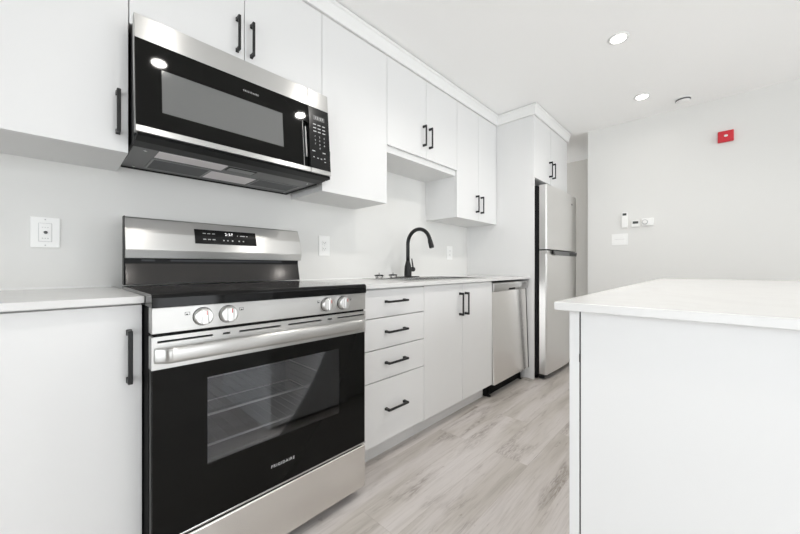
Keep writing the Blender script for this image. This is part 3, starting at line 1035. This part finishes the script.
# the step between the doors: dark recess with a grip at the right
MB().box(fx0 + 0.006, fx1 - 0.008, 1.062, 1.117, 1.1185, 1.1575).build('door_gap', M['gap'], fg)
MB().box(fx0, fx0 + 0.12, 1.050, 1.118, 1.1185, 1.146, 0.001).build('door_cap', M['steel_fr'], low)
gr = MB().prism([(3.07, 1.147), (3.775, 1.147), (3.745, 1.1080), (3.11, 1.1080)], 'y', 1.030, 1.040, 0.001, m=M['under']).build('handle_lip', None, low)
MB().box(3.52, 3.735, 1.0290, 1.0305, 1.112, 1.140, 0.0005).build('handle_badge', M['blackplastic'], low)
MB().box(3.605, 3.635, 1.036, 1.039, 1.625, 1.640, 0.0005).build('badge', M['steel_dark'], top)
for x in (fx0 + 0.05, fx1 - 0.05):
    for y in (1.17, 1.74):
        MB().lathe([(0.02, 0.0), (0.02, 0.012), (0.01, 0.014), (0.01, 0.032)], (x, y, 0), n=16, m=M['blackplastic']).build('foot', None, fg)
MB().box(fx0 + 0.02, fx1 - 0.02, 1.085, 1.13, 0.012, 0.05, 0.002).build('toe_grille', M['blackplastic'], fg)

# ------------------------------------------------------------------ island
ICT = 0.892
IX0, IY0 = 0.905, 0.2655
isl = thing('island_cabinet', (2.05, -0.15, 0), 'white kitchen island cabinet standing across the aisle from the range', 'island')
IX1, IY1 = 3.20, -0.56
MB().box(IX0 + 0.020, IX1, IY1 + 0.02, IY0 - 0.0262, 0.10, ICT - 0.0005).build('body', M['cabin'], isl)
MB().box(IX0, IX0 + 0.0195, IY1, IY0 - 0.0262, 0.0, ICT - 0.0005, 0.001).build('end_panel', M['cab'], isl)
MB().box(IX0 + 0.020, IX1, IY1, IY1 + 0.0195, 0.0, ICT - 0.0005, 0.001).build('back_panel', M['cab'], isl)
MB().box(IX0 + 0.020, IX1, IY0 - 0.10, IY0 - 0.085, 0.0, 0.0995).build('toe_kick', M['cab'], isl)
MB().box(IX0 + 0.003, IX0 + 0.02, IY0 - 0.0262, IY0 - 0.0232, 0.11, ICT - 0.001).build('door_gap_shade', M['gap'], isl)  # dark strip painting the shade in the gap behind the door edge
iw = (IX1 - IX0) / 4
for i in range(4):
    MB().box(IX0 + i * iw + (0.0 if i == 0 else G), IX0 + (i + 1) * iw - G, IY0 - 0.0230, IY0, 0.112 if i else 0.02, ICT - 0.004, 0.0012).build('door', M['cab'], isl)
MB().box(IX0 - 0.0005, IX0 + 0.004, IY0 - 0.0262, IY0 - 0.0232, 0.762, 0.782).build('bumper', M['blackplastic'], isl)
ict = MB().box(0.870, 3.32, -0.66, 0.291, 0.892, 0.912, 0.0018).build('worktop', M['quartz'], None, (2.05, -0.15, ICT))
tag(ict, 'broad white quartz worktop on the island in the right foreground', 'countertop')


# ------------------------------------------------------------------ wall plates
def plate(x, z, w, h, label, kind):
    t = thing('wall_outlet' if kind != 'cable' else 'wall_jack', (x, WALL_Y, z), label, 'outlet' if kind != 'cable' else 'wall plate')
    p = MB().box(x - w / 2, x + w / 2, WALL_Y - 0.006, WALL_Y - 0.0002, z - h / 2, z + h / 2, 0.0025, 3).build('cover_plate', M['plastic'], t)
    if kind == 'cable':
        i_ = MB().box(x - 0.0165, x + 0.0165, WALL_Y - 0.0085, WALL_Y - 0.0058, z - 0.034, z + 0.034, 0.0012).build('insert', M['plastic'], t)
        MB().lathe([(0.0055, -0.0084), (0.0055, -0.013), (0.003, -0.0135)], (x + 0.001, WALL_Y, z), 'y', 20, M['plasticd']).build('connector', None, i_)
        MB().box(x - 0.0178, x + 0.0178, WALL_Y - 0.0066, WALL_Y - 0.0056, z - 0.0353, z + 0.0353).build('insert_gap', M['legend'], t)
        d = MB()
        for k in range(3):
            d.box(x - 0.009 + k * 0.007, x - 0.005 + k * 0.007, WALL_Y - 0.0088, WALL_Y - 0.0084, z + 0.018, z + 0.020)
            d.box(x - 0.009 + k * 0.007, x - 0.005 + k * 0.007, WALL_Y - 0.0088, WALL_Y - 0.0084, z - 0.024, z - 0.021)
        d.build('insert_marks', M['legend'], i_)
    else:
        for s in (-1, 1):
            i_ = MB().box(x - 0.0165, x + 0.0165, WALL_Y - 0.0080, WALL_Y - 0.0058, z + s * 0.020 - 0.0145, z + s * 0.020 + 0.0145, 0.003, 3).build('socket', M['plastic'], t)
            d = MB()
            zz = z + s * 0.020
            d.box(x - 0.0075, x - 0.0055, WALL_Y - 0.0084, WALL_Y - 0.0079, zz - 0.002, zz + 0.006).box(x + 0.0055, x + 0.0075, WALL_Y - 0.0084, WALL_Y - 0.0079, zz - 0.002, zz + 0.006).box(x - 0.002, x + 0.002, WALL_Y - 0.0084, WALL_Y - 0.0079, zz - 0.009, zz - 0.005)
            d.build('slots', M['plasticd'], i_)
    for s in (-1, 1):
        MB().lathe([(0.0025, -0.0058), (0.0025, -0.0066)], (x, WALL_Y, z + s * h * 0.42 if kind == 'cable' else z + s * 0.0004), 'y', 12, M['legend']).build('screw', None, p)
        if kind != 'cable':
            break
    return t


plate(-0.0255, 1.1315, 0.078, 0.116, 'white wall plate with a small round cable jack left of the range', 'cable')
plate(1.2150, 1.1385, 0.084, 0.132, 'white duplex outlet on the wall just right of the range backguard', 'outlet')
plate(2.628, 1.136, 0.092, 0.132, 'white outlet on the wall right of the black faucet', 'outlet')

# ------------------------------------------------------------------ far wall controls (wall face x = 3.94, +y is left in view)
XW = 3.94


def wall_box(y0, y1, z0, z1, d, m, name, parent, bev=0.002, back=0.0002):
    return MB().box(XW - d, XW - back, y0, y1, z0, z1, bev).build(name, m, parent)


t = thing('light_switch', (XW, 0.683, 1.278), 'white horizontal switch plate, lowest of the controls on the far wall', 'switch')
wall_box(0.614, 0.752, 1.222, 1.334, 0.006, M['plastic'], 'cover_plate', t)
for y0, y1 in ((0.642, 0.680), (0.686, 0.724)):
    s_ = wall_box(y0, y1, 1.244, 1.312, 0.0088, M['plastic'], 'rocker', t, 0.001, 0.0058)
wall_box(0.640, 0.726, 1.2785, 1.2805, 0.0092, M['legend'], 'rocker_line', t, 0.0, 0.0085)

t = thing('thermostat', (XW, 0.640, 1.47), 'narrow upright white remote control in its wall holder, leftmost of three', 'thermostat')
wall_box(0.615, 0.664, 1.392, 1.545, 0.022, M['plastic'], 'case', t, 0.004)
wall_box(0.623, 0.656, 1.513, 1.536, 0.0228, M['lcd'], 'screen', t, 0.0005, 0.0218)
wall_box(0.626, 0.653, 1.41, 1.50, 0.0226, M['plastic'], 'keypad', t, 0.0005, 0.0218)

t = thing('thermostat', (XW, 0.546, 1.43), 'small square white thermostat with dark screen, middle of three', 'thermostat')
wall_box(0.516, 0.582, 1.393, 1.459, 0.022, M['plastic'], 'case', t, 0.004)
wall_box(0.527, 0.572, 1.424, 1.448, 0.0228, M['lcd'], 'screen', t, 0.0005, 0.0218)

t = thing('thermostat', (XW, 0.45, 1.43), 'white thermostat with a round dial, rightmost of three', 'thermostat')
wall_box(0.408, 0.500, 1.398, 1.468, 0.026, M['plastic'], 'case', t, 0.005)
dl = MB().lathe([(0.024, -0.0255), (0.024, -0.034), (0.021, -0.036)], (XW, 0.474, 1.433), 'x', 32, M['legend']).build('dial', None, t)
MB().lathe([(0.017, -0.0355), (0.017, -0.040), (0.014, -0.042)], (XW, 0.474, 1.433), 'x', 32, M['plastic']).build('dial_cap', None, dl)

t = thing('fire_alarm', (XW, -0.078, 2.11), 'red fire alarm strobe high on the far wall', 'fire alarm')
wall_box(-0.127, -0.029, 2.062, 2.156, 0.024, M['red'], 'case', t, 0.006)
ln = MB().box(XW - 0.040, XW - 0.023, -0.091, -0.067, 2.101, 2.119, 0.008, 3).build('strobe_lens', M['plastic'], t)
wall_box(-0.120, -0.036, 2.070, 2.148, 0.0252, M['red'], 'faceplate', t, 0.0015, 0.0238)

# ------------------------------------------------------------------ ceiling
def recessed(x, y, label, power=None, colour=(1.0, 0.965, 0.92)):
    t = thing('recessed_light', (x, y, CEIL), label, 'ceiling light', 'recessed ceiling lights')
    n_ = 48
    MB().lathe([(0.041, -0.0062), (0.052, -0.0062), (0.057, -0.0035), (0.059, -0.0003), (0.041, -0.0003)], (x, y, CEIL), n=n_, m=M['trim']).build('trim_ring', None, t)
    MB().lathe([(0.040, -0.0085), (0.040, -0.0064)], (x, y, CEIL), n=n_, m=M['lamp']).build('diffuser', None, t)
    ld = bpy.data.lights.new('lamp_light', 'AREA')
    ld.shape = 'DISK'
    ld.size = 0.078
    ld.energy = LAMP_W if power is None else power
    ld.spread = math.radians(150)
    ld.color = colour
    lo = bpy.data.objects.new('lamp_light', ld)
    lo.location = (0, 0, -0.012)
    COL.objects.link(lo)
    lo.parent = t
    return t


recessed(4.50, 2.35, 'unseen recessed ceiling light added to warm the hallway past the refrigerator', 2.2, (1.0, 0.90, 0.80))  # added lamp out of view, gives the hall its warm light
for x, y, lab in ((2.460, 0.433, 'bright round recessed ceiling light, nearer of the two in view'),
                  (3.439, 0.437, 'bright round recessed ceiling light, farther one nearest the smoke detector'),
                  (1.41, 0.435, 'round recessed ceiling light over the aisle, reflected in the microwave door right of centre'),
                  (0.445, 0.435, 'round recessed ceiling light over the aisle, reflected in the microwave door at the left'),
                  (0.50, -1.3, 'round recessed ceiling light behind the viewpoint on the left'),
                  (2.46, -1.3, 'round recessed ceiling light behind the island on the right')):
    recessed(x, y, lab, 0.7 if x > 3 else (LAMP_W * 2.1 if y > 0 and x > 1 else LAMP_W))

t = thing('smoke_detector', (3.735, 0.187, CEIL), 'round white smoke detector on the ceiling near the far wall', 'smoke detector')
MB().lathe([(0.060, -0.0003), (0.060, -0.006), (0.056, -0.008)], (3.735, 0.187, CEIL), n=48, m=M['plastic']).build('mounting_base', None, t)
MB().lathe([(0.052, -0.0082), (0.052, -0.018)], (3.735, 0.187, CEIL), n=48, m=M['plasticd']).build('sensor_gap', None, t)
MB().lathe([(0.048, -0.0182), (0.050, -0.020), (0.044, -0.026), (0.02, -0.028)], (3.735, 0.187, CEIL), n=48, m=M['plastic']).build('cover', None, t)
